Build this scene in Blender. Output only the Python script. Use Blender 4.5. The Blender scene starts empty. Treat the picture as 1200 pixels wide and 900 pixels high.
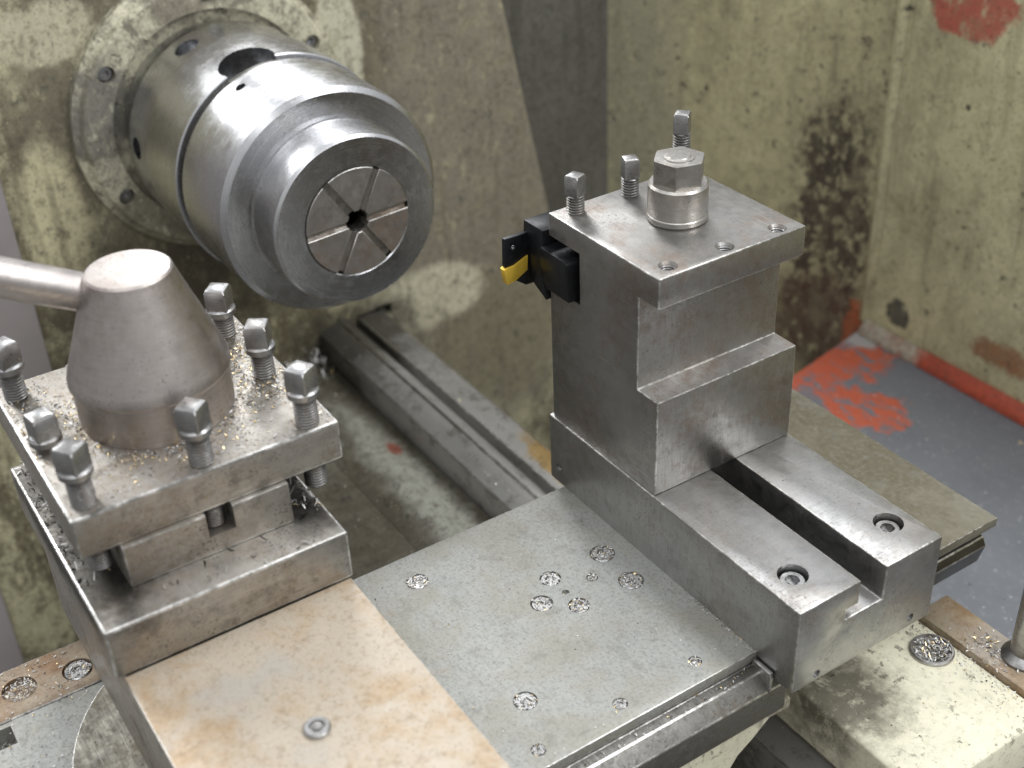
import bpy, bmesh, math, random
from mathutils import Vector, Matrix
random.seed(7)
R = math.radians
S = 0.001                       # everything below is written in millimetres
scn = bpy.context.scene
col = scn.collection

# ------------------------------------------------------------------ camera
yaw, pitch, roll = R(148.213), R(33.118), R(-2.666)
fw = Vector((math.cos(pitch)*math.cos(yaw), math.cos(pitch)*math.sin(yaw), -math.sin(pitch)))
rt = fw.cross(Vector((0, 0, 1))).normalized(); up = rt.cross(fw)
r2 = math.cos(roll)*rt + math.sin(roll)*up; u2 = -math.sin(roll)*rt + math.cos(roll)*up
cam_d = bpy.data.cameras.new('camera'); cam = bpy.data.objects.new('camera', cam_d); col.objects.link(cam)
mw = Matrix((r2, u2, -fw)).transposed().to_4x4(); mw.translation = Vector((600.95, -403.91, 549.77))*S
cam.matrix_world = mw
cam_d.sensor_width = 36; cam_d.lens = 1532.78/1200*36
cam_d.clip_start = .02; cam_d.clip_end = 20
cam_d.dof.use_dof = True; cam_d.dof.focus_distance = .80; cam_d.dof.aperture_fstop = 6.3
scn.camera = cam

# ------------------------------------------------------------------ light
world = bpy.data.worlds.new('World'); scn.world = world; world.use_nodes = True
wt = world.node_tree; wb = wt.nodes['Background']; wb.inputs['Strength'].default_value = 1.0
wg = wt.nodes.new('ShaderNodeTexCoord'); wsx = wt.nodes.new('ShaderNodeSeparateXYZ'); wr = wt.nodes.new('ShaderNodeMapRange'); wr.interpolation_type = 'SMOOTHSTEP'
wr.inputs['From Min'].default_value = -.5; wr.inputs['From Max'].default_value = .6; wm = wt.nodes.new('ShaderNodeMix'); wm.data_type = 'RGBA'
wm.inputs[6].default_value = (.17, .167, .162, 1); wm.inputs[7].default_value = (.56, .57, .58, 1)      # workshop floor below, pale walls and ceiling above
wt.links.new(wg.outputs['Generated'], wsx.inputs[0]); wt.links.new(wsx.outputs['Z'], wr.inputs['Value'])
wt.links.new(wr.outputs[0], wm.inputs[0]); wt.links.new(wm.outputs[2], wb.inputs['Color'])
def area(name, loc, target, sx, sy, power, colr):
    d = bpy.data.lights.new(name, 'AREA'); d.shape = 'RECTANGLE'; d.size = sx; d.size_y = sy; d.energy = power; d.color = colr
    o = bpy.data.objects.new(name, d); col.objects.link(o); o.location = loc
    o.rotation_euler = (Vector(target)-Vector(loc)).to_track_quat('-Z', 'Y').to_euler()
    return o
LW = (.98, .99, 1)
for lx, ly, pw in ((.3, -.9, 8), (.3, .9, 25), (-3.0, -.9, 66), (-3.0, .9, 54), (2.4, -.9, 13), (2.4, .9, 42)):   # overhead tube rows; the pair behind the camera is added to light front faces
    area('ceiling_and_fill_lamp', (lx, ly, 2.0), (lx, ly, 0), 2.2, .7, pw, LW)
vs = scn.view_settings; vs.view_transform = 'Standard'; vs.look = 'None'; vs.exposure = 0.27; vs.gamma = 1

# ------------------------------------------------------------------ shader helpers
class Mat:
    def __init__(s, name):
        s.m = bpy.data.materials.new(name); s.m.use_nodes = True; s.t = s.m.node_tree
        s.b = s.t.nodes['Principled BSDF']
        s.pos = s.t.nodes.new('ShaderNodeNewGeometry').outputs['Position']
    def put(s, sock, v):
        if isinstance(v, bpy.types.NodeSocket): s.t.links.new(v, sock)
        elif isinstance(v, (tuple, list)): sock.default_value = (*v, 1) if (len(v) == 3 and len(sock.default_value) == 4) else v
        else: sock.default_value = v
    def math(s, op, a, b=0.0, clamp=False):
        n = s.t.nodes.new('ShaderNodeMath'); n.operation = op; n.use_clamp = clamp
        s.put(n.inputs[0], a); s.put(n.inputs[1], b); return n.outputs[0]
    def vec(s, scale=(1, 1, 1), rot=(0, 0, 0), loc=(0, 0, 0), src=None):
        n = s.t.nodes.new('ShaderNodeMapping'); s.put(n.inputs['Vector'], src or s.pos)
        n.inputs['Scale'].default_value = scale; n.inputs['Rotation'].default_value = rot; n.inputs['Location'].default_value = loc
        return n.outputs[0]
    def noise(s, scale, detail=4, rough=.6, vec=None, dist=0, off=0):
        n = s.t.nodes.new('ShaderNodeTexNoise')
        s.put(n.inputs['Vector'], s.vec(loc=(off, off*1.7, off*.6), src=vec) if off else (vec or s.pos))
        n.inputs['Scale'].default_value = scale; n.inputs['Detail'].default_value = detail
        n.inputs['Roughness'].default_value = rough; n.inputs['Distortion'].default_value = dist
        return n.outputs[0]
    def voro(s, scale, vec=None, feat='F1'):
        n = s.t.nodes.new('ShaderNodeTexVoronoi'); n.feature = feat; s.put(n.inputs['Vector'], vec or s.pos)
        n.inputs['Scale'].default_value = scale; return n.outputs['Distance']
    def step(s, v, a, b):                         # smooth step from 0 at a to 1 at b
        n = s.t.nodes.new('ShaderNodeMapRange'); n.interpolation_type = 'SMOOTHSTEP'
        if a < b: lo, hi, t0, t1 = a, b, 0, 1
        else: lo, hi, t0, t1 = b, a, 1, 0
        s.put(n.inputs['Value'], v); n.inputs['From Min'].default_value = lo; n.inputs['From Max'].default_value = hi
        n.inputs['To Min'].default_value = t0; n.inputs['To Max'].default_value = t1
        return n.outputs[0]
    def lin(s, v, a, b, c, d):
        n = s.t.nodes.new('ShaderNodeMapRange'); s.put(n.inputs['Value'], v)
        for k, x in zip(('From Min', 'From Max', 'To Min', 'To Max'), (a, b, c, d)): n.inputs[k].default_value = x
        return n.outputs[0]
    def mix(s, f, a, b):
        n = s.t.nodes.new('ShaderNodeMix'); n.data_type = 'RGBA'
        s.put(n.inputs[0], f); s.put(n.inputs[6], a); s.put(n.inputs[7], b); return n.outputs[2]
    def blob(s, p, rad, wob=.6, nscale=40, soft=.25, stretch=(1, 1, 1)):   # ragged patch round a point (mm): wear, stains and painted shade
        d = s.t.nodes.new('ShaderNodeVectorMath'); d.operation = 'DISTANCE'
        k = tuple(stretch)
        s.put(d.inputs[0], s.vec(scale=k)); d.inputs[1].default_value = tuple(p[i]*S*k[i] for i in range(3))
        q = s.math('DIVIDE', d.outputs['Value'], rad*S)
        q = s.math('ADD', q, s.math('MULTIPLY', s.math('SUBTRACT', s.noise(nscale, 6, .65, off=p[0]*.01+3), .5), wob*2.4))
        return s.step(q, 1+soft, 1-soft)
    def bump(s, h, strength=.3, dist=.001, prev=None):
        n = s.t.nodes.new('ShaderNodeBump'); n.inputs['Strength'].default_value = strength; n.inputs['Distance'].default_value = dist
        s.put(n.inputs['Height'], h)
        if prev is not None: s.put(n.inputs['Normal'], prev)
        return n.outputs[0]
    def out(s, base, rough, metal, nrm=None, spec=None):
        s.put(s.b.inputs['Base Color'], base); s.put(s.b.inputs['Roughness'], rough); s.put(s.b.inputs['Metallic'], metal)
        if nrm is not None: s.put(s.b.inputs['Normal'], nrm)
        if spec is not None: s.b.inputs['Specular IOR Level'].default_value = spec
        return s.m

def mul(c, k): return tuple(x*k for x in c)

def steel(name, c=(.44, .43, .415), rough=.36, streak=(30, 30, 900), stain=(.20, .13, .08), stain_amt=.35, oil=.25, grain=.10, scr=.5, dirt=.5, mott=1.0):
    m = Mat(name)
    big = m.noise(22, 6, .65); mid = m.noise(120, 6, .7, off=3); fine = m.noise(1400, 2, .5)
    st = m.noise(1, 4, .65, vec=m.vec(scale=streak))
    base = m.mix(big, mul(c, 1-.26*mott), mul(c, 1+.14*mott))
    base = m.mix(m.math('MULTIPLY', m.step(st, .42, .68), .30), base, mul(c, .60))
    sn = m.math('ADD', m.math('MULTIPLY', m.noise(16, 6, .7, off=11, dist=.4), .62), m.math('MULTIPLY', m.noise(150, 5, .75, off=12), .38))
    sm = m.math('MULTIPLY', m.step(sn, .47, .63), stain_amt)
    base = m.mix(sm, base, stain)
    on = m.math('ADD', m.math('MULTIPLY', m.noise(34, 6, .7, off=23), .6), m.math('MULTIPLY', mid, .4))
    om = m.math('MULTIPLY', m.step(on, .50, .64), oil*1.4)
    base = m.mix(om, base, (.09, .08, .07))
    # fine grit: dark pinpricks in clouds, and pale scuffs
    g = m.math('MULTIPLY', m.step(m.noise(620, 3, .6, off=2), .56, .66), m.step(m.noise(28, 5, .7, off=41), .42, .62))
    base = m.mix(m.math('MULTIPLY', g, dirt), base, (.10, .085, .065))
    w = m.step(m.noise(800, 3, .6, off=6), .66, .72); base = m.mix(m.math('MULTIPLY', w, .45), base, (.74, .73, .71))
    for k, rr in enumerate(((.3, .5, .9), (.8, .2, 2.1), (1.4, 1.0, .3))):
        sc = m.step(m.noise(1, 1, .5, vec=m.vec(scale=(24, 900, 900), rot=rr), off=k*7), .735, .76)
        base = m.mix(m.math('MULTIPLY', sc, .5*scr), base, (.70, .69, .68))
    pit = m.step(m.voro(260), .12, .05); pit = m.math('MULTIPLY', pit, m.step(mid, .50, .62))
    base = m.mix(m.math('MULTIPLY', pit, .75), base, (.07, .058, .045))
    ro = m.math('ADD', m.lin(mid, .3, .7, rough-.10*mott, rough+.14*mott), m.math('MULTIPLY', sm, .22*mott))
    ro = m.math('ADD', ro, m.math('MULTIPLY', m.math('SUBTRACT', st, .5), .30))
    ro = m.math('ADD', ro, m.math('MULTIPLY', g, .2))
    n = m.bump(st, grain, .0004); n = m.bump(fine, .10, .0003, n); n = m.bump(pit, .4, -.0005, n); n = m.bump(mid, .05, .001, n)
    return m.out(base, ro, 1.0, n)

def turned(name, c=(.46, .46, .47), rough=.27):
    m = Mat(name)
    sx = m.t.nodes.new('ShaderNodeSeparateXYZ'); m.put(sx.inputs[0], m.pos)
    yy = m.math('ADD', sx.outputs['Y'], .044); zz = m.math('SUBTRACT', sx.outputs['Z'], .139)
    rad = m.math('SQRT', m.math('ADD', m.math('MULTIPLY', yy, yy), m.math('MULTIPLY', zz, zz)))
    ang = m.math('ARCTAN2', zz, yy)
    cx = m.t.nodes.new('ShaderNodeCombineXYZ'); m.put(cx.inputs[0], sx.outputs['X']); m.put(cx.inputs[1], rad); m.put(cx.inputs[2], m.math('MULTIPLY', ang, .012))
    lay = cx.outputs[0]                            # lathe coordinates: along, radius, angle
    st = m.noise(1, 4, .7, vec=m.vec(scale=(1300, 1300, 60), src=lay)); st2 = m.noise(1, 3, .6, vec=m.vec(scale=(260, 260, 8), src=lay), off=3)
    big = m.noise(18, 5, .6); mid = m.noise(90, 6, .7, off=4)
    base = m.mix(big, mul(c, .86), mul(c, 1.08))
    base = m.mix(m.math('MULTIPLY', m.step(st, .46, .66), .28), base, mul(c, .62)); base = m.mix(m.math('MULTIPLY', m.step(st2, .5, .68), .25), base, mul(c, .70))
    sm = m.math('MULTIPLY', m.step(m.noise(26, 6, .7, off=9), .52, .74), .30)
    base = m.mix(sm, base, (.24, .19, .15))
    sp = m.math('MULTIPLY', m.step(m.voro(330), .12, .06), m.step(mid, .48, .60))
    base = m.mix(m.math('MULTIPLY', sp, .7), base, (.1, .08, .07))
    sc = m.step(m.noise(1, 1, .5, vec=m.vec(scale=(900, 900, 90), src=lay), off=9), .72, .75); base = m.mix(m.math('MULTIPLY', sc, .6), base, (.8, .8, .8))
    ro = m.math('ADD', m.lin(mid, .3, .7, rough-.05, rough+.07), m.math('MULTIPLY', sm, .2))
    ro = m.math('ADD', ro, m.math('MULTIPLY', m.math('SUBTRACT', st, .5), .30))
    m.b.inputs['Anisotropic'].default_value = .6
    tg = m.t.nodes.new('ShaderNodeTangent'); tg.direction_type = 'RADIAL'; tg.axis = 'X'
    m.t.links.new(tg.outputs[0], m.b.inputs['Tangent'])
    return m.out(base, ro, 1.0, m.bump(st, .16, .0003))

def paint(name, cream, grime, wear, grime_lo=.42, grime_hi=.62, gscale=14, spots=.5, blobs=(), rough=.5, seed=0, vert=True, speck=1.0, film=1.0):
    m = Mat(name)
    v = m.vec(scale=(1, 1, .5)) if vert else m.pos
    g1 = m.noise(gscale, 9, .72, vec=v, dist=.6, off=seed+1)
    g2 = m.noise(gscale*6, 8, .75, off=seed+5)
    g3 = m.noise(420, 4, .7, off=seed+6)
    gg = m.math('ADD', m.math('MULTIPLY', g1, .56), m.math('ADD', m.math('MULTIPLY', g2, .30), m.math('MULTIPLY', g3, .14)))
    f = m.step(gg, grime_lo, grime_hi)
    base = m.mix(f, m.mix(m.noise(60, 4, .6, off=seed+8), mul(cream, .82), mul(cream, 1.1)), m.mix(m.noise(45, 6, .75, off=seed+2), mul(grime, .55), mul(grime, 1.4)))
    ro = m.lin(g2, .3, .7, rough-.14, rough+.14)
    for (p, rad, c, kw) in blobs:
        kw = dict(kw); crisp = 'frag' in kw; fr = kw.pop('frag', 0); op = kw.pop('op', .88)
        b = m.math('MULTIPLY', m.blob(p, rad, **kw), op)
        b = m.math('MULTIPLY', b, m.step(m.noise(85, 8, .75, off=seed+p[2]*.01, vec=m.vec(scale=(1, 1, .6))), .46-fr if crisp else .28, .53-fr if crisp else .50))
        base = m.mix(b, base, m.mix(g2, mul(c, .7), mul(c, 1.25)))
    # grime film, run marks and fine dirt
    if vert:
        dr = m.noise(1, 4, .65, vec=m.vec(scale=(55, 55, 5)), off=seed+50); base = m.mix(m.math('MULTIPLY', m.step(dr, .52, .70), .42), base, mul(grime, .55))
    mot = m.noise(170, 7, .78, off=seed+41); mot2 = m.noise(38, 7, .75, off=seed+44, vec=m.vec(scale=(1, 1, .6)))
    base = m.mix(m.math('MULTIPLY', m.step(mot, .48, .62), .46*film), base, mul(grime, .42))
    base = m.mix(m.math('MULTIPLY', m.step(mot2, .50, .66), .36*film), base, mul(cream, .55))
    ch = m.math('MULTIPLY', m.step(m.noise(80, 7, .75, off=seed+14), .595, .63), m.step(m.noise(16, 4, .6, off=seed+17), .42, .58))
    ch = m.math('MULTIPLY', ch, spots)
    base = m.mix(ch, base, wear)
    dk = m.math('MULTIPLY', m.step(m.noise(330, 3, .6, off=seed+19), .62, .67), .65*speck); base = m.mix(dk, base, mul(wear, 1.2))
    lt = m.math('MULTIPLY', m.step(m.noise(300, 3, .6, off=seed+22), .67, .71), .6*speck); base = m.mix(lt, base, mul(cream, 1.25))
    sp = m.math('MULTIPLY', m.step(m.voro(170), .085, .05), m.step(m.noise(30, 2, .5, off=seed+31), .50, .58))
    base = m.mix(m.math('MULTIPLY', sp, .7*speck), base, (.62, .60, .54))
    n = m.bump(m.noise(260, 5, .7), .25, .0006); n = m.bump(ch, .7, -.0008, n); n = m.bump(g2, .15, .001, n)
    return m.out(base, ro, 0.0, n, .4)

def plain(name, c, rough, metal, var=.25, nscale=150):
    m = Mat(name)
    a = m.noise(nscale, 5, .65)
    return m.out(m.mix(a, mul(c, 1-var), mul(c, 1+var)), m.lin(a, .3, .7, rough-.08, rough+.08), metal, m.bump(m.noise(nscale*5, 2), .12, .0003))

OLIVE = (.115, .10, .065); CREAM = (.58, .55, .37); DARK = (.035, .03, .026)
M = {}
M['block'] = steel('ground_steel', (.40, .39, .375), .38, (60, 700, 60), stain=(.23, .165, .12), stain_amt=.55, oil=.15, mott=.75, dirt=.5, grain=.16)
M['base'] = steel('ground_steel_base', (.42, .42, .415), .37, (700, 60, 60), stain=(.25, .19, .14), stain_amt=.36, oil=.14, mott=.75, dirt=.5, grain=.16)
M['post'] = steel('tool_post_steel', (.42, .395, .36), .46, (60, 60, 600), stain=(.24, .18, .12), stain_amt=.5, oil=.35, dirt=.8)
M['side'] = steel('slide_side_steel', (.24, .235, .22), .56, (60, 600, 600), stain=(.20, .15, .09), stain_amt=.5, oil=.35, dirt=.7)
M['disc'] = steel('swivel_disc_steel', (.25, .24, .205), .58, (80, 700, 80), stain=(.19, .15, .09), stain_amt=.6, oil=.35, dirt=.8)
def worn_edge():
    m = Mat('worn_bright_edge'); a = m.noise(140, 6, .75); b = m.noise(30, 4, .6, off=4)
    f = m.step(m.math('ADD', m.math('MULTIPLY', a, .6), m.math('MULTIPLY', b, .4)), .44, .58)
    return m.out(m.mix(f, (.36, .35, .33), (.72, .71, .69)), m.lin(a, .3, .7, .26, .46), 1.0, m.bump(m.noise(500, 3), .4, .0006))
M['edge'] = worn_edge()
def oily_ledge():
    mt = steel('tool_post_base_steel', (.42, .40, .37), .42, (60, 60, 600), stain=(.24, .18, .12), stain_amt=.5, oil=.35, dirt=.8)
    m = Mat.__new__(Mat); m.m = mt; m.t = mt.node_tree; m.b = m.t.nodes['Principled BSDF']; m.pos = m.t.nodes.new('ShaderNodeNewGeometry').outputs['Position']
    base = m.b.inputs['Base Color'].links[0].from_socket
    for p, rad, kw in (((10, -320, 112), 46, dict(wob=.5, nscale=60, soft=.35, stretch=(.55, 1.3, 2.5))), ((10, -203, 112), 40, dict(wob=.5, nscale=60, soft=.35, stretch=(.5, 1.4, 2.5)))):
        base = m.mix(m.math('MULTIPLY', m.blob(p, rad, **kw), .9), base, (.05, .046, .04))
    m.put(m.b.inputs['Base Color'], base); return mt
M['ledge'] = oily_ledge()
M['cone'] = steel('clamp_cone_steel', (.52, .475, .45), .37, (40, 40, 1200), stain=(.27, .21, .17), stain_amt=.35, oil=.08, grain=.10, dirt=.6, mott=.6)
M['lever'] = steel('lever_steel', (.56, .52, .50), .34, (500, 40, 500), stain=(.28, .22, .18), stain_amt=.3, oil=.1)
M['screw'] = steel('screw_steel', (.42, .42, .42), .33, (200, 200, 900), stain=(.18, .13, .09), stain_amt=.3, oil=.3)
M['thread'] = steel('dirty_thread_steel', (.27, .265, .26), .38, (200, 200, 900), stain=(.13, .095, .06), stain_amt=.5, oil=.4)
M['bright_screw'] = steel('bright_screw_steel', (.52, .52, .52), .30, (200, 200, 900), stain=(.25, .2, .15), stain_amt=.3, oil=.2)
M['nut'] = steel('nut_steel', (.52, .50, .47), .32, (60, 60, 900), stain=(.28, .21, .15), stain_amt=.4, oil=.15)
M['chuck'] = turned('turned_steel', (.55, .555, .57), .24)
M['nose'] = turned('turned_nose_steel', (.60, .605, .62), .24)
M['jaw'] = steel('collet_steel', (.44, .415, .39), .48, (200, 40, 40), stain=(.25, .17, .11), stain_amt=.6, oil=.15)
M['black'] = plain('black_oxide', (.016, .017, .019), .36, .6, .4, 200)
M['void'] = plain('dark_oily_bore', (.012, .011, .010), .5, 0, .3)
M['gold'] = plain('yellow_coated_carbide', (.75, .50, .06), .35, .35, .15, 300)
M['oily'] = plain('oily_dark_steel', (.10, .095, .085), .38, 1.0, .5, 60)

def slide_top():
    m = Mat('scraped_cast_iron')
    a = m.noise(40, 6, .65); b = m.noise(260, 4, .7, off=2); c = m.noise(9, 4, .6, off=6)
    base = m.mix(a, (.29, .295, .28), (.46, .465, .445))
    base = m.mix(m.math('MULTIPLY', m.step(m.noise(480, 4, .7, off=17), .50, .64), .5), base, (.16, .16, .145)); base = m.mix(m.math('MULTIPLY', m.step(m.noise(700, 3, .6, off=19), .62, .68), .5), base, (.62, .62, .60))
    base = m.mix(m.blob((110, 160, 0), 75, wob=.3, nscale=30, soft=.4, stretch=(.5, 1, 1)), base, m.mix(b, (.10, .088, .058), (.21, .19, .135))); base = m.mix(m.math('MULTIPLY', m.step(b, .5, .75), .4), base, (.25, .25, .24))
    rust = m.math('MULTIPLY', m.step(m.noise(30, 6, .7, off=13), .60, .76), .45); base = m.mix(rust, base, (.30, .22, .13))
    base = m.mix(m.math('MULTIPLY', m.step(m.math('ADD', m.math('MULTIPLY', c, .6), m.math('MULTIPLY', a, .4)), .44, .60), .55), base, (.27, .25, .195))
    base = m.mix(m.math('MULTIPLY', m.step(m.noise(75, 6, .7, off=51), .52, .66), .45), base, (.20, .195, .17))
    sp = m.math('MULTIPLY', m.step(m.voro(120), .05, .03), m.step(m.noise(25, 2, .5, off=31), .55, .62)); base = m.mix(sp, base, (.06, .055, .05))
    ro = m.lin(b, .3, .7, .46, .62)
    n = m.bump(b, .14, .0004); n = m.bump(m.noise(900, 2), .05, .0003, n)
    return m.out(base, ro, .55, n)
M['slide'] = slide_top()

def rusty(name, light=(.51, .445, .36), rust=(.45, .33, .21), metal=.2):
    m = Mat(name)
    a = m.noise(24, 7, .7, dist=.3); b = m.noise(180, 5, .7, off=5)
    base = m.mix(m.step(a, .44, .66), light, rust); base = m.mix(m.math('MULTIPLY', m.step(b, .52, .68), .45), base, mul(rust, .62))
    base = m.mix(m.math('MULTIPLY', m.step(m.noise(520, 4, .7, off=17), .52, .66), .4), base, mul(rust, .5)); base = m.mix(m.math('MULTIPLY', m.step(m.noise(600, 3, .6, off=19), .64, .7), .5), base, mul(light, 1.3))
    base = m.mix(m.math('MULTIPLY', m.step(m.noise(60, 5, .7, off=9), .55, .7), .5), base, mul(light, 1.12))
    base = m.mix(m.math('MULTIPLY', m.step(m.noise(14, 5, .6, off=29), .55, .7), .5), base, (.42, .41, .39))
    sp = m.math('MULTIPLY', m.step(m.voro(230), .09, .05), m.step(m.noise(25, 2, .5, off=31), .48, .58)); base = m.mix(sp, base, (.14, .07, .04))
    return m.out(base, m.lin(b, .3, .7, .42, .62), metal, m.bump(b, .22, .0006))
M['rust_plate'] = rusty('rusty_compound_plate')
M['rust_strip'] = rusty('rusty_strip_steel', (.33, .27, .20), (.25, .15, .08), .4)
M['rust_strip2'] = rusty('rusty_saddle_strip', (.38, .31, .22), (.28, .18, .10), .3)

def ways():
    m = Mat('worn_way_steel')
    st = m.noise(1, 3, .6, vec=m.vec(scale=(4, 500, 500))); a = m.noise(14, 6, .7, vec=m.vec(scale=(.5, 1, 1)))
    base = m.mix(a, (.30, .295, .28), (.48, .475, .46))
    r = m.blob((-120, 94, -112), 32, wob=.5, nscale=60, stretch=(.5, 2, 1)); base = m.mix(m.math('MULTIPLY', r, .8), base, (.42, .26, .06))
    r = m.math('MULTIPLY', m.step(m.noise(50, 7, .75, off=7), .50, .66), .6); base = m.mix(r, base, (.13, .11, .08))
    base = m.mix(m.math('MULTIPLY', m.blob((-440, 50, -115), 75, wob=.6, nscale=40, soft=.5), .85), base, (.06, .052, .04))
    sp = m.math('MULTIPLY', m.step(m.voro(190), .1, .06), m.step(m.noise(30, 2, .5, off=31), .48, .58)); base = m.mix(sp, base, (.7, .7, .68))
    ro = m.math('ADD', m.lin(a, .3, .7, .3, .5), m.math('MULTIPLY', m.math('SUBTRACT', st, .5), .2))
    return m.out(base, ro, .65, m.bump(st, .1, .0003))
M['way'] = ways()

bare = (.20, .19, .165)
M['headstock'] = paint('headstock_paint', (.56, .525, .34), (.135, .115, .07), (.08, .09, .07), .44, .56, 13, .6, seed=2, blobs=[
    ((-455, 235, 40), 150, (.225, .20, .155), dict(wob=.35, nscale=22, soft=.3, stretch=(1, 1, .45), op=.95)),
    ((-455, 235, -190), 85, (.23, .205, .135), dict(wob=.5, nscale=30, soft=.4)),
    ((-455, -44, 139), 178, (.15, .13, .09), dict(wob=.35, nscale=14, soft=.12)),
    ((-455, 85, 165), 34, (.60, .575, .44), dict(wob=.35, nscale=18, soft=.12, stretch=(1, 1.5, .55))),
    ((-455, 150, -114), 56, (.66, .62, .46), dict(wob=.5, nscale=24, soft=.18, stretch=(1, .8, 1.6))),
    ((-455, -195, 75), 38, (.60, .55, .35), dict(wob=.5, nscale=26, soft=.25, stretch=(1, 1.3, .6))),
    ((-455, -172, 235), 30, (.55, .51, .36), dict(wob=.6, nscale=30, soft=.2, stretch=(1, .7, 1.2))),
    ((-455, 60, -125), 55, (.05, .043, .032), dict(wob=.5, nscale=26, soft=.35, stretch=(1, .8, 1.6))),
    ((-455, -95, -25), 80, (.06, .05, .034), dict(wob=.4, nscale=26, soft=.4, stretch=(1, .7, 1.2))),  # chuck's shadow on the wall below it, put into the paint colour
])
M['flange'] = paint('flange_paint', (.62, .59, .44), (.20, .185, .14), (.05, .045, .035), .46, .58, 24, .9, seed=6, vert=False, blobs=[
    ((-436, -60, 245), 26, (.24, .21, .16), dict(wob=.5, nscale=40, soft=.2)),
    ((-436, -146, 165), 40, (.17, .16, .14), dict(wob=.6, nscale=40, soft=.2)),
    ((-436, -105, 60), 50, (.20, .185, .13), dict(wob=.7, nscale=40, soft=.3))])
M['recess_shade'] = paint('shaded_recess_paint', (.13, .125, .105), (.085, .08, .065), (.05, .045, .04), .40, .62, 14, .5, seed=21)  # shadow beyond the slanted edge, put into a darker paint colour
M['cover'] = plain('grey_cover_paint', (.30, .275, .27), .42, 0, .12, 40)
stn = (.045, .038, .032)
M['guard_a'] = paint('guard_paint', (.52, .48, .285), (.26, .23, .135), stn, .40, .66, 9, .9, film=.75, seed=31, blobs=[
    ((-276, 547, 10), 36, (.06, .048, .035), dict(wob=1.0, nscale=70, soft=.6, frag=-.01, op=.97)),
    ((-280, 544, -95), 60, (.05, .036, .028), dict(wob=.9, nscale=50, soft=.4, stretch=(1.6, 1.6, .45), frag=.015, op=.97)),
    ((-256, 562, -110), 40, (.055, .04, .03), dict(wob=1.0, nscale=60, soft=.4, stretch=(2, 2, .5), frag=.0, op=.97)),
    ((-284, 542, -205), 60, (.075, .035, .025), dict(wob=.7, nscale=40, soft=.4, frag=.08)),
    ((-246, 569, -215), 22, (.38, .10, .04), dict(wob=.8, nscale=40, soft=.2, stretch=(1.6, 1.6, .5))),
    ((-462, 414, -50), 60, (.28, .265, .19), dict(wob=.4, nscale=20, soft=.5, stretch=(1, 1, .2)))])  # shading towards the headstock corner, put into the panel colour
M['guard_b'] = paint('guard_paint_light', (.62, .58, .36), (.33, .30, .18), stn, .42, .68, 9, .9, film=.6, seed=37, blobs=[
    ((-160, 572, 172), 40, (.42, .075, .055), dict(wob=.6, nscale=34, soft=.12, stretch=(.8, 1, 1.5))),
    ((-195, 572, -163), 17, (.03, .035, .045), dict(wob=.7, nscale=60, soft=.12)),
    ((-60, 572, -150), 26, (.30, .13, .06), dict(wob=.8, nscale=50, soft=.3, stretch=(.6, 1, 2)))])
M['saddle'] = paint('saddle_paint', (.74, .71, .55), (.30, .265, .17), (.06, .055, .045), .54, .70, 20, .6, speck=.5, film=.35, seed=43, vert=False, blobs=[
    ((222, 60, -60), 34, (.10, .09, .065), dict(wob=.8, nscale=60, soft=.5)),
    ((218, 15, -45), 22, (.22, .20, .15), dict(wob=.8, nscale=70, soft=.4))])
M['bedpaint'] = paint('bed_web_paint', (.155, .145, .115), (.085, .072, .05), (.03, .028, .024), .38, .58, 12, .6, seed=53, vert=False, blobs=[
    ((-190, -2, -145), 24, (.36, .365, .31), dict(wob=.7, nscale=50, soft=.5, stretch=(.15, 1.3, 1), op=.85)),
    ((-275, 10, -143), 6, (.24, .055, .03), dict(wob=.6, nscale=80, soft=.5, stretch=(.6, 1, 1)))])

def tray_mat():
    m = Mat('tray_paint')
    a = m.noise(10, 6, .6); b = m.noise(150, 4, .7, off=2)
    base = m.mix(a, (.10, .108, .125), (.175, .183, .20)); base = m.mix(m.math('MULTIPLY', m.step(b, .52, .7), .3), base, (.30, .30, .30))
    for p, rad, kw in [((-205, 500, -200), 50, dict(wob=.9, nscale=30, soft=.2, stretch=(1.3, .55, 1))), ((-125, 462, -200), 34, dict(wob=.9, nscale=36, soft=.10, stretch=(.8, 1, 1))),
                       ((-215, 455, -200), 26, dict(wob=.7, nscale=40, soft=.10, stretch=(2, .5, 1)))]:
        base = m.mix(m.math('MULTIPLY', m.blob(p, rad, **kw), m.step(m.noise(60, 8, .78, off=p[0]*.02, vec=m.vec(scale=(.6, 1.4, 1))), .42, .50)), base, m.mix(b, (.34, .07, .035), (.50, .115, .06)))
    base = m.mix(m.blob((-225, 560, -200), 22, wob=.6, nscale=50, soft=.3), base, (.36, .35, .34))
    sp = m.math('MULTIPLY', m.step(m.voro(95), .13, .06), m.step(m.noise(20, 3, .5, off=31), .40, .52)); base = m.mix(m.math('MULTIPLY', sp, .55), base, (.5, .5, .5))
    return m.out(base, m.lin(b, .3, .7, .38, .55), 0, m.bump(b, .15, .0005))
M['tray'] = tray_mat()
M['orange'] = paint('orange_primer', (.46, .085, .045), (.27, .07, .045), (.12, .10, .09), .45, .7, 20, .7, seed=61, vert=False, blobs=[((-205, 566, -195), 52, (.42, .39, .31), dict(wob=.4, nscale=30, soft=.2, op=1.0))])
M['chip_s'] = plain('silver_chip', (.56, .555, .54), .45, .6, .2)
M['chip_b'] = plain('brass_chip', (.66, .52, .30), .28, 1.0, .2)
M['chip_d'] = plain('dark_chip', (.09, .085, .08), .35, 1.0, .3)

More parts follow.
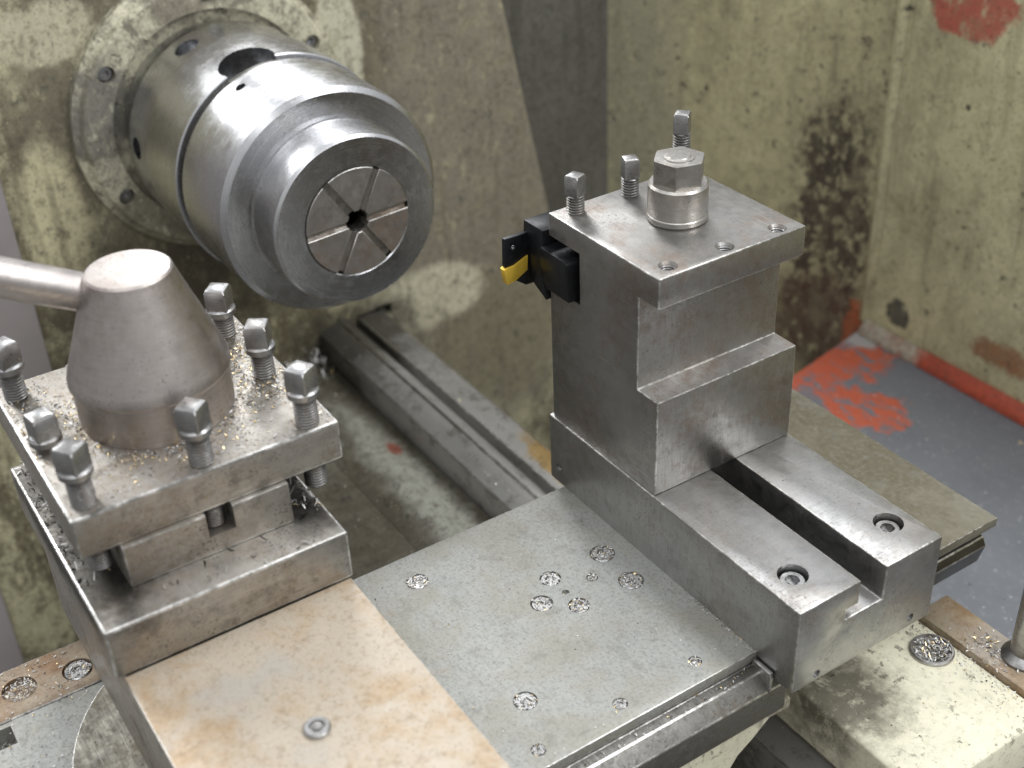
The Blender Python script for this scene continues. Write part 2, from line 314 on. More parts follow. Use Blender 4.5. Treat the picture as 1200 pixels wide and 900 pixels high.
# ------------------------------------------------------------------ mesh helpers
def root(name, label, cat, loc, group=None):
    o = bpy.data.objects.new(name, None); col.objects.link(o); o.location = Vector(loc)*S; o.empty_display_size = .01
    o['label'] = label; o['category'] = cat
    if group: o['group'] = group
    return o
def box(b, x0, x1, y0, y1, z0, z1):
    v = [b.verts.new((x, y, z)) for x in (x0, x1) for y in (y0, y1) for z in (z0, z1)]
    for f in ((0, 1, 3, 2), (4, 6, 7, 5), (0, 4, 5, 1), (2, 3, 7, 6), (0, 2, 6, 4), (1, 5, 7, 3)): b.faces.new([v[i] for i in f])
    return b
def prism(b, pts, axis, a0, a1):
    def mk(p, a): return {'x': (a, p[0], p[1]), 'y': (p[0], a, p[1]), 'z': (p[0], p[1], a)}[axis]
    A = [b.verts.new(mk(p, a0)) for p in pts]; B = [b.verts.new(mk(p, a1)) for p in pts]; n = len(pts)
    b.faces.new(A); b.faces.new(B[::-1])
    for i in range(n): b.faces.new((A[i], B[i], B[(i+1) % n], A[(i+1) % n]))
    return b
def lathe(b, prof, c=(0, 0, 0), axis='z', seg=64, close=True):
    """prof: (along, radius) list; closed with caps"""
    def P(a, r, t):
        x, y = r*math.cos(t), r*math.sin(t)
        return Vector({'z': (x, y, a), 'x': (a, x, y), 'y': (x, a, y)}[axis]) + Vector(c)
    rings = []
    for a, r in prof:
        rings.append([b.verts.new(P(a, r, 2*math.pi*i/seg)) for i in range(seg)] if r > 1e-6 else [b.verts.new(P(a, 0, 0))])
    for p, q in zip(rings, rings[1:]):
        for i in range(seg):
            j = (i+1) % seg
            if len(p) > 1 and len(q) > 1: b.faces.new((p[i], p[j], q[j], q[i]))
            elif len(p) > 1: b.faces.new((p[i], p[j], q[0]))
            elif len(q) > 1: b.faces.new((p[0], q[j], q[i]))
    if close:
        if len(rings[0]) > 1: b.faces.new(rings[0][::-1])
        if len(rings[-1]) > 1: b.faces.new(rings[-1])
    return b
def cyl_between(b, p, q, r0, r1, seg=40):
    p, q = Vector(p), Vector(q); d = (q-p).normalized(); a = d.orthogonal().normalized(); c = d.cross(a)
    A = [b.verts.new(p+(a*math.cos(t)+c*math.sin(t))*r0) for t in [2*math.pi*i/seg for i in range(seg)]]
    B = [b.verts.new(q+(a*math.cos(t)+c*math.sin(t))*r1) for t in [2*math.pi*i/seg for i in range(seg)]]
    for i in range(seg): j = (i+1) % seg; b.faces.new((A[i], A[j], B[j], B[i]))
    b.faces.new(A[::-1]); b.faces.new(B)
    return b
def to_mesh(b, off=(0, 0, 0), name='mesh'):
    bmesh.ops.recalc_face_normals(b, faces=b.faces)
    bmesh.ops.translate(b, verts=b.verts, vec=-Vector(off)); bmesh.ops.scale(b, verts=b.verts, vec=(S, S, S))
    me = bpy.data.meshes.new(name); b.to_mesh(me); b.free(); return me
def part(name, b, mat, parent=None, bevel=0, seg=2, worn=True, cut=None, smooth=30, abs_loc=None):
    """mesh object from mm geometry in world coordinates; parent is the thing's Empty (or a part under it)"""
    off = Vector((0, 0, 0)); q = parent
    while q is not None: off += q.location/S; q = q.parent
    loc = Vector((0, 0, 0))
    if abs_loc is not None: loc = Vector(abs_loc)-off; off = Vector(abs_loc)
    me = to_mesh(b, off, name); o = bpy.data.objects.new(name, me); col.objects.link(o)
    o.location = loc*S
    me.materials.append(M[mat] if isinstance(mat, str) else mat)
    if parent is not None: o.parent = parent
    if bevel:
        md = o.modifiers.new('bevel', 'BEVEL'); md.width = bevel*S; md.segments = seg; md.limit_method = 'ANGLE'; md.angle_limit = R(32)
        if worn: me.materials.append(M['edge']); md.material = 1
    tmp = None
    if cut is not None:
        ce = to_mesh(cut, off, 'cut'); tmp = bpy.data.objects.new('cut', ce); col.objects.link(tmp)
        tmp.parent = parent; tmp.location = loc*S
        md = o.modifiers.new('cut', 'BOOLEAN'); md.object = tmp; md.operation = 'DIFFERENCE'; md.solver = 'EXACT'; md.use_self = True
    if bevel or cut is not None:
        dg = bpy.context.evaluated_depsgraph_get(); dg.update()
        nm = bpy.data.meshes.new_from_object(o.evaluated_get(dg)); o.modifiers.clear(); o.data = nm; nm.name = name
        if tmp: bpy.data.objects.remove(tmp)
    o.data.polygons.foreach_set('use_smooth', [True]*len(o.data.polygons)); o.data.set_sharp_from_angle(angle=R(smooth))
    return o
def copy_part(o, parent, loc, rz=0):
    c = o.copy(); col.objects.link(c); c.parent = parent; c.location = Vector(loc)*S; c.rotation_euler = (0, 0, rz)
    for k in o.children:
        d = k.copy(); col.objects.link(d); d.parent = c
    return c
def new(): return bmesh.new()
def thing_mesh(o, label, cat): o['label'] = label; o['category'] = cat; return o

# ------------------------------------------------------------------ setting: chip tray
b = new()
K = (-239, 572); E1 = (-213.7+.2*40, 446.8-.98*40)
ext = (K[0]+.2*420, K[1]-.98*420)
prism(b, [K, (700, 572), (700, 150), ext], 'z', -206, -200)
o = part('chip_tray', b, 'tray'); o['kind'] = 'structure'
b = new()
prism(b, [(559, -199.8), (573.5, -199.8), (573.5, -185), (570, -184), (562, -192)], 'x', -234, 700)
lip = part('tray_lip', b, 'orange', o, bevel=2, worn=False)

# ------------------------------------------------------------------ splash guard (angled panel + rear panel)
Q = (-478, 402)
g = root('splash_guard', 'tall worn olive cream sheet metal splash guard behind the lathe', 'guard', (-239, 574, -420))
b = new(); dx, dy = K[0]-Q[0], K[1]+2-Q[1]; L = math.hypot(dx, dy); nx, ny = -dy/L*3, dx/L*3
prism(b, [Q, (K[0], K[1]+2), (K[0]+nx, K[1]+2+ny), (Q[0]+nx, Q[1]+ny)], 'z', -420, 300)
part('angled_panel', b, 'guard_a', g)
b = new(); box(b, K[0]+.5, 900, K[1]+2, K[1]+5, -420, 300); part('rear_panel', b, 'guard_b', g)
b = new(); prism(b, [(K[0]-4, K[1]-1.5), (K[0]+1, K[1]-3), (K[0]+9, K[1]+1.5), (K[0]-6, K[1]+1)], 'z', -190, 300); part('corner_seam', b, 'guard_b', g, bevel=1, worn=False)

# ------------------------------------------------------------------ headstock
h = root('headstock', 'large cream painted lathe headstock with worn grimy paint behind the collet chuck', 'headstock', (-600, 0, -420))
b = new()
prism(b, [(-420, -420), (383, -420), (309, -60), (261, 174), (236, 300), (-420, 300)], 'x', -760, -455)
c = new(); box(c, -500, -440, 70, 103, -131, -108); box(c, -490, -440, 92, 110, -118, -106)
part('casting', b, 'headstock', h, bevel=5, seg=3, worn=False, cut=c)
b = new(); box(b, -488, -478, 150, 402, -420, 300); part('rear_panel', b, 'recess_shade', h)  # set-back panel added to carry the painted shadow
b = new(); box(b, -470, -449, -430, -229, -80, 300); part('cover_panel', b, 'cover', h, bevel=3, worn=False)
b = new(); box(b, -470, -446, -430, -327, -420, -205); part('cover_panel', b, 'cover', h, bevel=3, worn=False)
# flange ring
b = new(); lathe(b, [(-458, 122), (-447, 122), (-443, 117), (-436, 115), (-434.5, 113), (-434.5, 92), (-445, 90)], (0, -44, 139), 'x', 128, close=True)
c = new()
for a in (147, 25, 86, 208, 270, 330):
    y, z = -44+104*math.cos(R(a)), 139+104*math.sin(R(a)); lathe(c, [(-446, 7.2), (-420, 7.2)], (0, y, z), 'x', 32)
fl = part('spindle_flange', b, 'flange', h, cut=c)
for a in (147, 25, 86, 208, 270, 330):
    y, z = -44+104*math.cos(R(a)), 139+104*math.sin(R(a))
    b = new(); lathe(b, [(-446.5, 6.4), (-440.5, 6.4), (-439.5, 5.6), (-439.5, 3.2), (-443.5, 3.0), (-443.5, 0)], (0, y, z), 'x', 24); part('cap_screw', b, 'screw', fl)

# ------------------------------------------------------------------ collet chuck
AX = (0, -44, 139)
ck = root('collet_chuck', 'stepped bright turned steel collet chuck on the spindle nose', 'chuck', (-300, -44, 139))
def rad_cut(c, x, ang, r, r0, r1, seg=40):
    d = Vector((0, math.cos(R(ang)), math.sin(R(ang))))
    cyl_between(c, Vector((x, -44, 139))+d*r0, Vector((x, -44, 139))+d*r1, r, r, seg)
b = new(); lathe(b, [(-440, 80), (-413, 80), (-411, 86), (-407, 88), (-404, 88.6), (-362, 88.6), (-361, 90.4), (-299.4, 90.4), (-298.4, 89.4), (-298.4, 60)], AX, 'x', 160)
c = new(); rad_cut(c, -307, 101, 22, 66, 110); rad_cut(c, -385, 113, 10.5, 76, 110); rad_cut(c, -389, 174, 9, 70, 110); rad_cut(c, -385, 52, 10.5, 76, 110)
part('rear_body', b, 'chuck', ck, cut=c)
b = new(); lathe(b, [(-300, 86), (-288, 86)], AX, 'x', 128); part('groove_ring', b, 'oily', ck)
b = new(); lathe(b, [(-293, 70), (-292, 86), (-290, 88.4), (-236, 88.4), (-221, 87.2), (-217.6, 84.0), (-217, 83.3), (-217, 60)], AX, 'x', 160)
c = new(); rad_cut(c, -276, 114, 4.2, 76, 100, 28)
part('front_body', b, 'chuck', ck, cut=c, smooth=7)
b = new(); lathe(b, [(-222, 66.5), (-214, 66.5), (-214, 65), (-212, 64.6), (-181.2, 64.4), (-179.3, 62.8), (-179, 62.4), (-179, 42), (-179.6, 41.3), (-196, 41.2), (-196, 0)], AX, 'x', 160)
c = new(); rad_cut(c, -206, 196, 2.2, 58, 80, 24)
part('nose_cap', b, 'nose', ck, cut=c, smooth=20)
for k in range(6):                                   # six collet jaws
    a0 = R(63+60*k); r0, r1, sw = 8.5, 40.8, 2.5; pts = []
    n = 12
    t0 = math.asin(sw/r1); 
    for i in range(n+1):
        t = a0+t0+(math.pi/3-2*t0)*i/n; pts.append((-44+r1*math.cos(t), 139+r1*math.sin(t)))
    ti = math.asin(sw/r0)
    for i in range(4, -1, -1):
        t = a0+ti+(math.pi/3-2*ti)*i/4; pts.append((-44+r0*math.cos(t), 139+r0*math.sin(t)))
    b = new(); prism(b, pts, 'x', -192, -178.2); part('collet_jaw', b, 'jaw', ck, bevel=.35, seg=1)
b = new(); lathe(b, [(-194, 39.5), (-181.2, 39.5), (-181.2, 8.5), (-194, 8.5)], AX, 'x', 64); 
part('collet_sleeve', b, 'nut', ck)
b = new(); lathe(b, [(-195.8, 9.0), (-195.0, 9.0)], AX, 'x', 48); part('bore', b, 'void', ck)

# ------------------------------------------------------------------ lathe bed
bd = root('lathe_bed', 'oily lathe bed with ground steel ways running under the chuck', 'bed', (-100, 0, -420))
b = new()
prism(b, [(28, -150), (28, -113), (29, -112), (48, -106), (48.3, -103.5), (50, -103), (53, -103), (53.6, -105.5), (57, -106), (62, -110), (63, -124), (69, -124), (70, -110), (71, -109), (97, -109), (99, -111), (99, -150)], 'x', -454, 480)
part('rear_way', b, 'way', bd, bevel=.8, seg=1)
b = new(); box(b, -454, 480, -205, 99.5, -190, -150.3); part('bed_web', b, 'bedpaint', bd)
b = new(); prism(b, [(-40, -150), (27.5, -150), (27.5, -140), (10, -143), (-6, -139), (-16, -140)], 'x', -454, 30); part('inner_rib', b, 'bedpaint', bd, bevel=2, worn=False)
b = new(); box(b, -454, 480, -180, 80, -420, -190.3); part('bed_casting', b, 'bedpaint', bd)
b = new(); box(b, -454, 480, -200, -150, -150, -113); part('front_way', b, 'way', bd, bevel=1)

# ------------------------------------------------------------------ saddle
sd = root('saddle', 'worn cream painted saddle casting under the cross slide with a rusty rear strip', 'saddle', (150, 50, -110))
b = new(); prism(b, [(-300, -40.5), (20, -40.5), (20, -50), (3, -49), (-8, -58), (-20, -66), (-30, -80), (-38, -98), (-300, -98)], 'x', 40, 218)
part('cross_beam', b, 'saddle', sd, bevel=2, seg=3, worn=False)
b = new(); prism(b, [(42, -62), (45, -60), (147, -60), (149, -62), (149, -98), (42, -98)], 'x', 100, 305)
part('rear_wing', b, 'saddle', sd, bevel=1.5, seg=3, worn=False)
b = new(); box(b, 200, 308, 149.3, 178, -98, -56); st = part('rusty_strip', b, 'rust_strip2', sd, bevel=1.2, worn=False)
st['label'] = 'brown rusty steel strip along the wing edge'
b = new(); lathe(b, [(-62, 14), (-58.4, 14), (-57.6, 13.4), (-57.6, 12.2), (-59.4, 11.9), (-59.4, 0)], (228, 133, 0), 'z', 48); part('oil_cup', b, 'bright_screw', sd)
b = new(); lathe(b, [(-56.2, 14), (-54, 14), (-50, 9.2), (90, 9.2)], (267, 172, 0), 'z', 32); part('upright_rod', b, 'screw', sd)

# ------------------------------------------------------------------ cross slide
cs = root('cross_slide', 'flat grey scraped cross slide plate dotted with chip filled screw holes', 'cross slide', (110, -50, -40))
plugs = [(84.9, -22.3, 8.2), (85.1, -62.7, 6.9), (99.5, -40.9, 3.7), (115.7, -22.9, 8.2), (100.9, -62.2, 2.4), (100.5, -79.8, 7.2), (115.2, -62.3, 6.8),
         (38.4, -132.1, 7.2), (192.1, -35.3, 4.1), (160.9, -132.1, 7.1), (193.2, -90.1, 4.4), (194.2, -145.9, 4.3)]
b = new(); box(b, 13, 206.8, -298, 207, -7, 0)
c = new()
for x, y, r in plugs: lathe(c, [(-2, r), (3, r)], (x, y, 0), 'z', 36)
part('top_plate', b, 'slide', cs, bevel=.7, seg=2, cut=c)
for i, (x, y, r) in enumerate(plugs):
    if r < 3: continue
    b = new(); rr = r*.86
    lathe(b, [(-2.0, rr), (-.7, rr), (-.35, rr*.94), (-.35, rr*.50), (-1.3, rr*.46), (-1.3, 0)], (x, y, 0), 'z', 32); part('cap_screw', b, 'bright_screw', cs)
b = new(); prism(b, [(22, -40), (22, -7.3), (206, -7.3), (206, -9.5), (213, -10), (222, -18), (222, -40)], 'y', -298, 10)
part('slide_body', b, 'side', cs, bevel=.8)
b = new(); prism(b, [(22, -40), (22, -7.3), (196, -7.3), (198, -12), (204, -14), (207, -20), (203, -36), (198, -40)], 'y', 10.3, 200)
part('slide_body', b, 'oily', cs, bevel=.8)
b = new(); prism(b, [(-5.2, -3.5), (-2.4, -3.5), (-2.4, -19), (-4.4, -19)], 'x', 207.3, 222.5); part('gib_key', b, 'bright_screw', cs, bevel=.4)
b = new(); box(b, -36, 5, -460, -303, -14, 0)
c = new(); lathe(c, [(-3, 10), (3, 10)], (-16, -366, 0), 'z', 36); lathe(c, [(-3, 9), (3, 9)], (-12, -333, 0), 'z', 36)
fs = part('front_strip', b, 'rust_strip', cs, bevel=1, cut=c); fs['label'] = 'brown rusty strip with chip filled holes'
b = new(); box(b, 5.4, 300, -460, -303, -14, -.3)
c = new(); box(c, 9, 24, -470, -378, -12, 3)
part('front_table', b, 'slide', cs, bevel=.6, cut=c)
b = new(); lathe(b, [(-2.8, 7.8), (-.9, 7.8), (-.4, 7), (-.4, 3.4), (-2, 3.2), (-2, 0)], (-12, -333, 0), 'z', 32); part('cap_screw', b, 'bright_screw', cs)

# ------------------------------------------------------------------ compound slide
cp = root('compound_slide', 'compound slide with a tan rust stained top plate and a round stud', 'compound slide', (120, -262, 0))
b = new(); a_ = math.asin(46/106)
prism(b, [(95+106*math.cos(t), -258+106*math.sin(t)) for t in [math.pi+a_+(math.pi-2*a_)*i/60 for i in range(61)]], 'z', -.2, 3.6); part('swivel_disc', b, 'disc', cp, bevel=.6)
b = new(); box(b, -64, 420, -325, -205, 4.2, 76.7); part('slide_body', b, 'post', cp, bevel=1.2)
b = new(); box(b, 96.5, 420, -326.2, -199.2, 77, 80); part('top_plate', b, 'rust_plate', cp, bevel=.5)
b = new(); lathe(b, [(80.05, 6.6), (81.6, 6.6), (82.4, 5.9), (82.4, 3.9), (81.2, 3.3), (81.2, 2.6), (82.6, 2.2), (83.0, 0)], (183, -261.7, 0), 'z', 40); part('stud', b, 'bright_screw', cp)

# ------------------------------------------------------------------ four way tool post
tp = root('four_way_tool_post', 'square four way tool post with conical clamp nut and eight square head screws', 'tool post', (-2, -258, 83))
PX0, PX1, PY0, PY1 = -74, 69.5, -326.7, -182.5
b = new(); box(b, -70, 96.7, -329.8, -197.3, 80.4, 111); part('base', b, 'ledge', tp, bevel=1.6, seg=2)
b = new(); box(b, -44, 72.2, -306.9, -216.4, 111.2, 136.9)
c = new(); box(c, 58, 90, -263, -248.2, 122.5, 150)
part('neck', b, 'post', tp, bevel=1.0, cut=c)
b = new(); box(b, PX0, PX1, PY0, PY1, 137, 161); part('top_plate', b, 'post', tp, bevel=1.6, seg=2)
b = new(); lathe(b, [(161.1, 40.6), (163, 41.2), (184, 41.4), (186.2, 42.6), (188.2, 42.4), (192, 41.2), (241, 23.2), (243.6, 22.4), (244.7, 21.2), (244.9, 19.8), (244.9, 0)], (-2.3, -255.5, 0), 'z', 96)
part('clamp_cone', b, 'cone', tp, smooth=22)
b = new(); cyl_between(b, (-14, -266, 227), (-22, -388, 292), 10.0, 11.4, 40); part('lever', b, 'lever', tp)

def thread_prof(z0, z1, r, pitch, depth):
    p = [(z0, r-depth*1.6)]; z = z0+.8
    while z < z1-pitch:
        p += [(z, r-depth), (z+pitch*.30, r), (z+pitch*.55, r), (z+pitch*.85, r-depth)]; z += pitch
    p.append((z1, r-depth)); return p
def sq_head(b, s, z0, z1, ch):
    h = s/2; rings = []
    for z, k, rc in ((z0, h, .09), (z1-ch, h, .09), (z1-ch*.25, h*.90, .22), (z1, h*.76, .45)):
        ring = []
        for cx, cy in ((1, 1), (-1, 1), (-1, -1), (1, -1)):
            e = k*rc; base = math.atan2(cy, cx)
            for t in (-45, -15, 15, 45):
                a = base+R(t); ring.append(b.verts.new((cx*(k-e)+e*math.cos(a), cy*(k-e)+e*math.sin(a), z)))
        rings.append(ring)
    n = 16
    for p, q in zip(rings, rings[1:]):
        for i in range(n): b.faces.new((p[i], p[(i+1) % n], q[(i+1) % n], q[i]))
    b.faces.new(rings[0][::-1]); b.faces.new(rings[-1])
def screw(parent, loc, s, head_h, collar, thread_r, up_len, down_len, pitch, mat):
    """square head set screw; origin where the thread enters the plate"""
    b = new(); lathe(b, thread_prof(-down_len, up_len, thread_r, pitch, pitch*.42), (0, 0, 0), 'z', 28)
    bmesh.ops.translate(b, verts=b.verts, vec=loc); o = part('set_screw', b, 'thread', parent, abs_loc=loc, smooth=50)
    b = new(); z = up_len-.4
    if collar:
        lathe(b, [(z, collar*.86), (z+1, collar), (z+4, collar), (z+5, collar*.86)], (0, 0, 0), 'z', 32); z += 4.6
    sq_head(b, s, z, z+head_h, s*.16)
    bmesh.ops.translate(b, verts=b.verts, vec=loc); part('head', b, mat, o, smooth=28)
    return o
pz = 161-83
base_loc = Vector((-2, -258, 83))
s0 = screw(tp, (60.5, -255.7, 161), 12.6, 13.2, 8.6, 6.3, 18, 39, 1.75, 'screw')
s0.rotation_euler.z = R(38)
for x, y, dz, rz in ((61, -196.8, -.5, 30), (3.5, -195.6, -2.0, 55), (-51.8, -195.9, -4, 48), (-57.7, -316.5, 0, 20), (-.7, -316.3, -15, 10), (58.2, -315.9, -.5, 35), (-55, -255.7, -4, 5)):
    copy_part(s0, tp, Vector((x, y, 161+dz))-base_loc, R(rz))

# ------------------------------------------------------------------ rear tool block on its slotted base
rb = root('rear_tool_block', 'tall stepped steel tool block bolted to a slotted base', 'tool block', (110, 55, -10))
b = new()
prism(b, [(0, 51.7), (109, 51.7), (109, 119.3), (89.7, 119.3), (89.7, 181.6), (107.8, 181.6), (107.8, 201.1), (0, 201.1)], 'y', 0, 110)
c = new(); box(c, -10, 32.5, -10, 120, 151, 186.3)
for x, y in ((97.5, 14.5), (99, 54.8), (99.8, 94.5)): lathe(c, [(189, 4.6), (199.3, 4.6), (202, 6.2), (205, 6.2)], (x, y, 0), 'z', 32)
part('block', b, 'block', rb, bevel=.9, seg=2, cut=c)
for x, y in ((97.5, 14.5), (99, 54.8), (99.8, 94.5)):
    b = new(); lathe(b, [(189.5, 4.55)]+[(z+k, q) for z in [190+1.5*i for i in range(6)] for k, q in ((0, 4.55), (.6, 3.9), (.9, 3.9))]+[(199, 4.55), (199, 4.5), (190, 3.7), (189.5, 3.7)], (x, y, 0), 'z', 28, close=False)
    part('threaded_hole', b, 'screw', rb, smooth=60)
b = new(); prism(b, [(-1.5, -9.9), (111, -9.9), (111, 51.5), (65.2, 51.5), (65.2, 27), (36, 27), (36, 34.5), (45.4, 34.5), (45.4, 51.5), (-1.5, 51.5)], 'x', -2.9, 236.6)
c = new()
for x, y in ((210.5, 18), (209.4, 95)): lathe(c, [(38, 9), (60, 9)], (x, y, 0), 'z', 48)
for y, z in ((17.5, -4.4), (93.5, -2.4)): lathe(c, [(228, 2.6), (240, 2.6)], (0, y, z), 'x', 24)
lathe(c, [(-5, 2.8), (6, 2.8)], (7.4, 0, 12.4), 'y', 24)
box(c, -10, 206.2, -10, 120, -20, .25)                   # sits over the cross slide plate
box(c, 200, 224, -10, 11, -20, -8.8); box(c, -10, 219, 38, 72, 4, 30)
part('slotted_base', b, 'base', rb, bevel=1.1, seg=2, cut=c)
for x, y in ((210.5, 18), (209.4, 95)):
    b = new(); lathe(b, [(38.2, 7.6), (46.6, 7.6), (47.6, 6.8), (47.6, 4.2)], (x, y, 0), 'z', 40, close=False)
    hx = [(x+4.1*math.cos(R(60*i+14)), y+4.1*math.sin(R(60*i+14))) for i in range(6)]
    q = part('cap_screw', b, 'bright_screw', rb)
    b = new(); A = [b.verts.new((p[0], p[1], 47.6)) for p in hx]; B = [b.verts.new((p[0], p[1], 44.2)) for p in hx]
    for i in range(6): b.faces.new((A[i], A[(i+1) % 6], B[(i+1) % 6], B[i]))
    b.faces.new(B)
    C2 = [b.verts.new((x+4.3*math.cos(2*math.pi*i/24), y+4.3*math.sin(2*math.pi*i/24), 47.58)) for i in range(24)]
    for i in range(24):
        k = int(((i*15-14+30) % 360)//60); b.faces.new((C2[i], C2[(i+1) % 24], A[int((((i+.5)*15-14) % 360)/60+.5) % 6]))
    part('hex_socket', b, 'screw', q)
for y, z in ((17.5, -4.4), (93.5, -2.4)):
    b = new(); lathe(b, [(229, 2.5), (234.6, 2.5), (235.0, 2.2), (235.0, 1.2), (233, 1.0), (233, 0)], (0, y, z), 'x', 20); part('grub_screw', b, 'bright_screw', rb)
b = new(); lathe(b, [(5, 2.6), (.2, 2.6), (-.2, 2.2), (-.2, 1.2), (2, 1.0), (2, 0)], (7.4, 0, 12.4), 'y', 20); part('grub_screw', b, 'bright_screw', rb)
# clamp stud: collar, hex nut, stud end
NX, NY = 53, 57.5
b = new(); lathe(b, [(201.2, 17.6), (202.4, 18.4), (205, 18.4), (205.6, 17.9), (206.2, 18.2), (223.6, 18.0), (225, 16.8), (225.2, 9)], (NX, NY, 0), 'z', 64); part('collar', b, 'nut', rb)
def hexnut(b, cx, cy, af, z0, z1, rot, ch=1.6):
    rr = af/2/math.cos(R(30)); seg = 48; rings = []
    for z, lim in ((z0, af/2*1.0), (z0+.1, rr*.985), (z0+ch, 99), (z1-ch, 99), (z1-.1, rr*.975), (z1, af/2*.97)):
        ring = []
        for i in range(seg):
            a = 2*math.pi*i/seg; d = ((a-R(rot)) % R(60))-R(30); q = min(af/2/math.cos(d), lim)
            ring.append(b.verts.new((cx+q*math.cos(a), cy+q*math.sin(a), z)))
        rings.append(ring)
    for p, q in zip(rings, rings[1:]):
        for i in range(seg): b.faces.new((p[i], p[(i+1) % seg], q[(i+1) % seg], q[i]))
    b.faces.new(rings[0][::-1]); b.faces.new(rings[-1])
b = new(); hexnut(b, NX, NY, 28, 222.5, 240, 15); hn = part('hex_nut', b, 'nut', rb, smooth=24)
b = new(); lathe(b, [(239.8, 9.4), (240.6, 9.2), (240.9, 7.0), (241.4, 6.6), (241.6, 0)], (NX, NY, 0), 'z', 40); part('stud_end', b, 'nut', hn)
r1_ = screw(rb, (8.2, 14.7, 201.1), 9.6, 13, 0, 5.6, 11.5, 14, 1.75, 'screw'); r1_.rotation_euler.z = R(20)
for y, dz, rz in ((56, 0, 70), (96.5, 19, 40)):
    copy_part(r1_, rb, Vector((8.5, y, 201.1+dz))-Vector((110, 55, -10)), R(rz))

# ------------------------------------------------------------------ parting tool in the slot
th = root('parting_tool_holder', 'black parting tool holder with a small yellow insert clamped in the block slot', 'tool holder', (10, 20, 151))
b = new(); prism(b, [(4, 151.3), (27.5, 151.3), (25.6, 176.5), (23.8, 178), (-3, 178), (-3, 158)], 'y', -5, 104); part('shank', b, 'black', th, bevel=.8, seg=2, worn=False)
b = new(); prism(b, [(-27, 166), (-24, 188), (-3.2, 188), (-3.2, 152), (-1, 140), (-14, 146), (-20, 152)], 'y', -2.6, 26); part('head_block', b, 'black', th, bevel=.8, worn=False)
b = new(); prism(b, [(-19.6, 180.5), (4, 180.5), (4, 150), (1.0, 143.6), (-4.9, 143.8), (-11.8, 148.9), (-4, 154.6), (-3.2, 161), (-20.2, 160.8)], 'x', -23.5, -20)
c = new(); lathe(c, [(-30, 2.1), (-15, 2.1)], (0, -13.2, 172.9), 'x', 24)
bl = part('blade', b, 'black', th, bevel=.3, cut=c, worn=False)
b = new(); prism(b, [(-21.6, 159.8), (-20.4, 160.4), (-14, 161.0), (-3.4, 165.2), (-4.1, 155.0), (-13.5, 149.8), (-19.6, 148.8)], 'x', -24.2, -18.8)
ins = part('insert', b, 'gold', th, bevel=.35, seg=2, worn=False); ins['label'] = 'bright yellow coated cutting insert'
b = new(); lathe(b, [(-23, 2.0), (-20.6, 2.0), (-20.3, 1.6), (-20.3, .9), (-21.4, .8), (-21.4, 0)], (0, -13.2, 172.9), 'x', 20); part('blade_screw', b, 'bright_screw', th)

# ------------------------------------------------------------------ metal chips (uncountable swarf)
def chips(label, spots, seed, mix=(.5, .3, .2), name='metal_chips'):
    rnd = random.Random(seed); b = new(); mats = ['chip_s', 'chip_b', 'chip_d']
    for (x, y, z, ln, pile) in spots:
        a = rnd.uniform(0, 2*math.pi); tilt = rnd.gauss(0, .45)*pile; curl = rnd.uniform(-1.2, 1.2); w = rnd.uniform(.22, .5)*min(1.4, .5+ln*.25)
        mi = rnd.choices((0, 1, 2), mix)[0]
        d = Vector((math.cos(a), math.sin(a), math.sin(tilt))); s = Vector((-math.sin(a), math.cos(a), rnd.uniform(-.5, .5))); prev = None
        z0 = z+.15+max(0, math.sin(abs(tilt)))*ln*.5+rnd.random()*pile*.6
        for k in range(4):
            t = k/3-.5; p = Vector((x, y, z0))+d*(t*ln)+s*(curl*(t*t)*ln*.6)+Vector((0, 0, abs(curl)*.25*ln*(.25-t*t)))
            ww = w*(1-.6*abs(t)*2*.8)
            q = (b.verts.new(p+s*ww), b.verts.new(p-s*ww))
            if prev: f = b.faces.new((prev[0], prev[1], q[1], q[0])); f.material_index = mi
            prev = q
    me = to_mesh(b, name=name)
    for m_ in mats: me.materials.append(M[m_])
    o = bpy.data.objects.new(name, me); col.objects.link(o); o['kind'] = 'stuff'; o['label'] = label; o['category'] = 'chips'
    return o
rnd = random.Random(3)
sp = []
scr = [(62, -196.8), (3.5, -195.6), (-51.8, -195.9), (-57.7, -316.5), (-.7, -316.3), (58.2, -315.9), (60.5, -255.7)]
while len(sp) < 2600:                                  # dense round the cone, thinner outwards
    x, y = rnd.uniform(PX0+2, PX1-2), rnd.uniform(PY0+2, PY1-2); d = math.hypot(x+2.3, y+255.5)
    if d < 42: continue
    k = math.exp(-(d-41.5)/9.0)*(1.0 if y > -262 or x < 10 else .7) + .05 + .5*(x < 30 and y > -215) + .25*(x < -10 and y < -300)
    if rnd.random() < k: sp.append((x, y, 161.05, rnd.uniform(.6, 2.1) if rnd.random() < .9 else rnd.uniform(2, 3.5), .8))
chips('silver and brass chips scattered around the conical clamp nut', sp, 1, (.45, .45, .10))
sp = []
for i in range(3600):
    x, y = rnd.uniform(-68, 95), rnd.uniform(-328, -199)
    inside = -45 < x < 73 and -308 < y < -215
    if inside: continue
    k = .9 if (y > -214 and x < 72) else (.45 if y < -309 and x < 55 else .05)
    if rnd.random() < k: sp.append((x, y, 111.1, rnd.uniform(1.2, 5), 2.2 if y > -214 else 1.0))
chips('dark curled chips heaped on the tool post base ledge', sp, 2, (.30, .05, .65))
sp = []
for x, y, r in plugs + [(-16, -366, 9.5), (-12, -333, 8)]:
    n = int(r*r*1.9)
    for i in range(n):
        q = r*.93*math.sqrt(rnd.random()); t = rnd.uniform(0, 6.28); sp.append((x+q*math.cos(t), y+q*math.sin(t), -.45 if r > 3 else -1.6, rnd.uniform(.8, 2.2), .5))
for i in range(150): sp.append((rnd.uniform(30, 205), rnd.uniform(-195, -4), .05, rnd.uniform(.4, 1.5), .2))
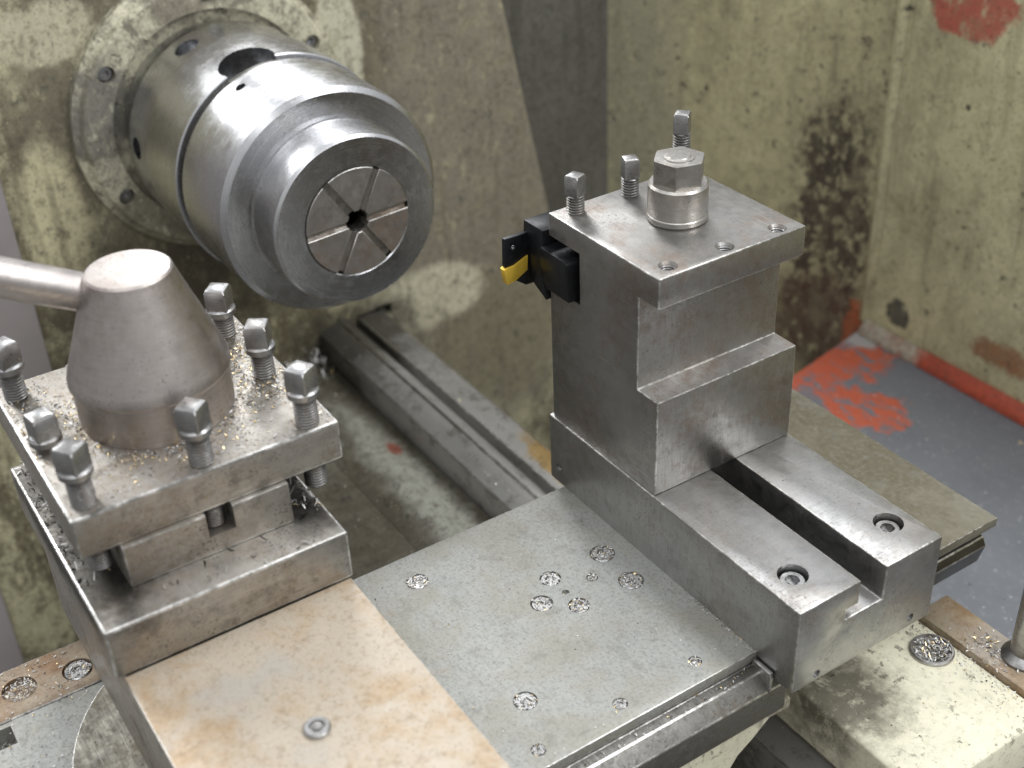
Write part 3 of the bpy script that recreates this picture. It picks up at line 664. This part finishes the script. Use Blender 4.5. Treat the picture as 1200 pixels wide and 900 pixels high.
for i in range(60): sp.append((rnd.uniform(150, 206), rnd.uniform(-4, -2), .05, rnd.uniform(.6, 1.5), .3))
for i in range(260): sp.append((rnd.uniform(-34, 60), rnd.uniform(-400, -328), .1 if rnd.random() < .0 else .05, rnd.uniform(.5, 2.0), .4))
for i in range(110): sp.append((rnd.uniform(10, 23), rnd.uniform(-420, -380), -11.8, rnd.uniform(1.5, 4), 3))
for i in range(50): sp.append((rnd.uniform(206.5, 213), rnd.uniform(-150, -8), -9.4, rnd.uniform(.8, 2.2), .6))
chips('fine bright chips packed in the screw holes and strewn over the slides', sp, 3, (.75, .12, .13))
sp = []
for i in range(330):
    t = rnd.random(); x = rnd.uniform(-440, -60)
    y, z = rnd.choice([(rnd.uniform(71, 97), -108.9), (rnd.uniform(32, 46), -108), (rnd.uniform(-60, 26), -139.2), (rnd.uniform(-80, 0), -138.8)])
    sp.append((x, y, z, rnd.uniform(.8, 2.4), .5))
for i in range(1100): 
    x = -448+rnd.expovariate(1/20); sp.append((x, rnd.uniform(-40, 64), -149+rnd.random()*(26*math.exp(-(x+448)/24)), rnd.uniform(2, 7), 4))
chips('loose chips lying along the bed ways below the chuck', sp, 4, (.5, .1, .4))
sp = []
for i in range(420):
    q = 11.3*math.sqrt(rnd.random()); t = rnd.uniform(0, 6.28); sp.append((228+q*math.cos(t), 133+q*math.sin(t), -59.1, rnd.uniform(1.0, 3.2), .9))
for i in range(230): sp.append((rnd.uniform(205, 303), min(148, 148-abs(rnd.gauss(0, 9))), -59.95, rnd.uniform(.5, 1.8), .3))
for i in range(60): sp.append((rnd.uniform(212, 300), rnd.uniform(50, 140), -59.95, rnd.uniform(.4, 1.4), .2))
for i in range(150): sp.append((rnd.gauss(252, 12), rnd.gauss(161, 7), -55.9, rnd.uniform(.8, 3), .8))
chips('small chips gathered in the oil cup and on the saddle wing', sp, 5, (.7, .2, .1))
sp = []
for i in range(260): sp.append((rnd.uniform(-190, 350), rnd.uniform(200, 560), -199.9, rnd.uniform(1, 4.5), .4))
chips('scattered pale chips on the grey tray floor', sp, 6, (.8, .1, .1))
scn.render.engine = 'CYCLES'
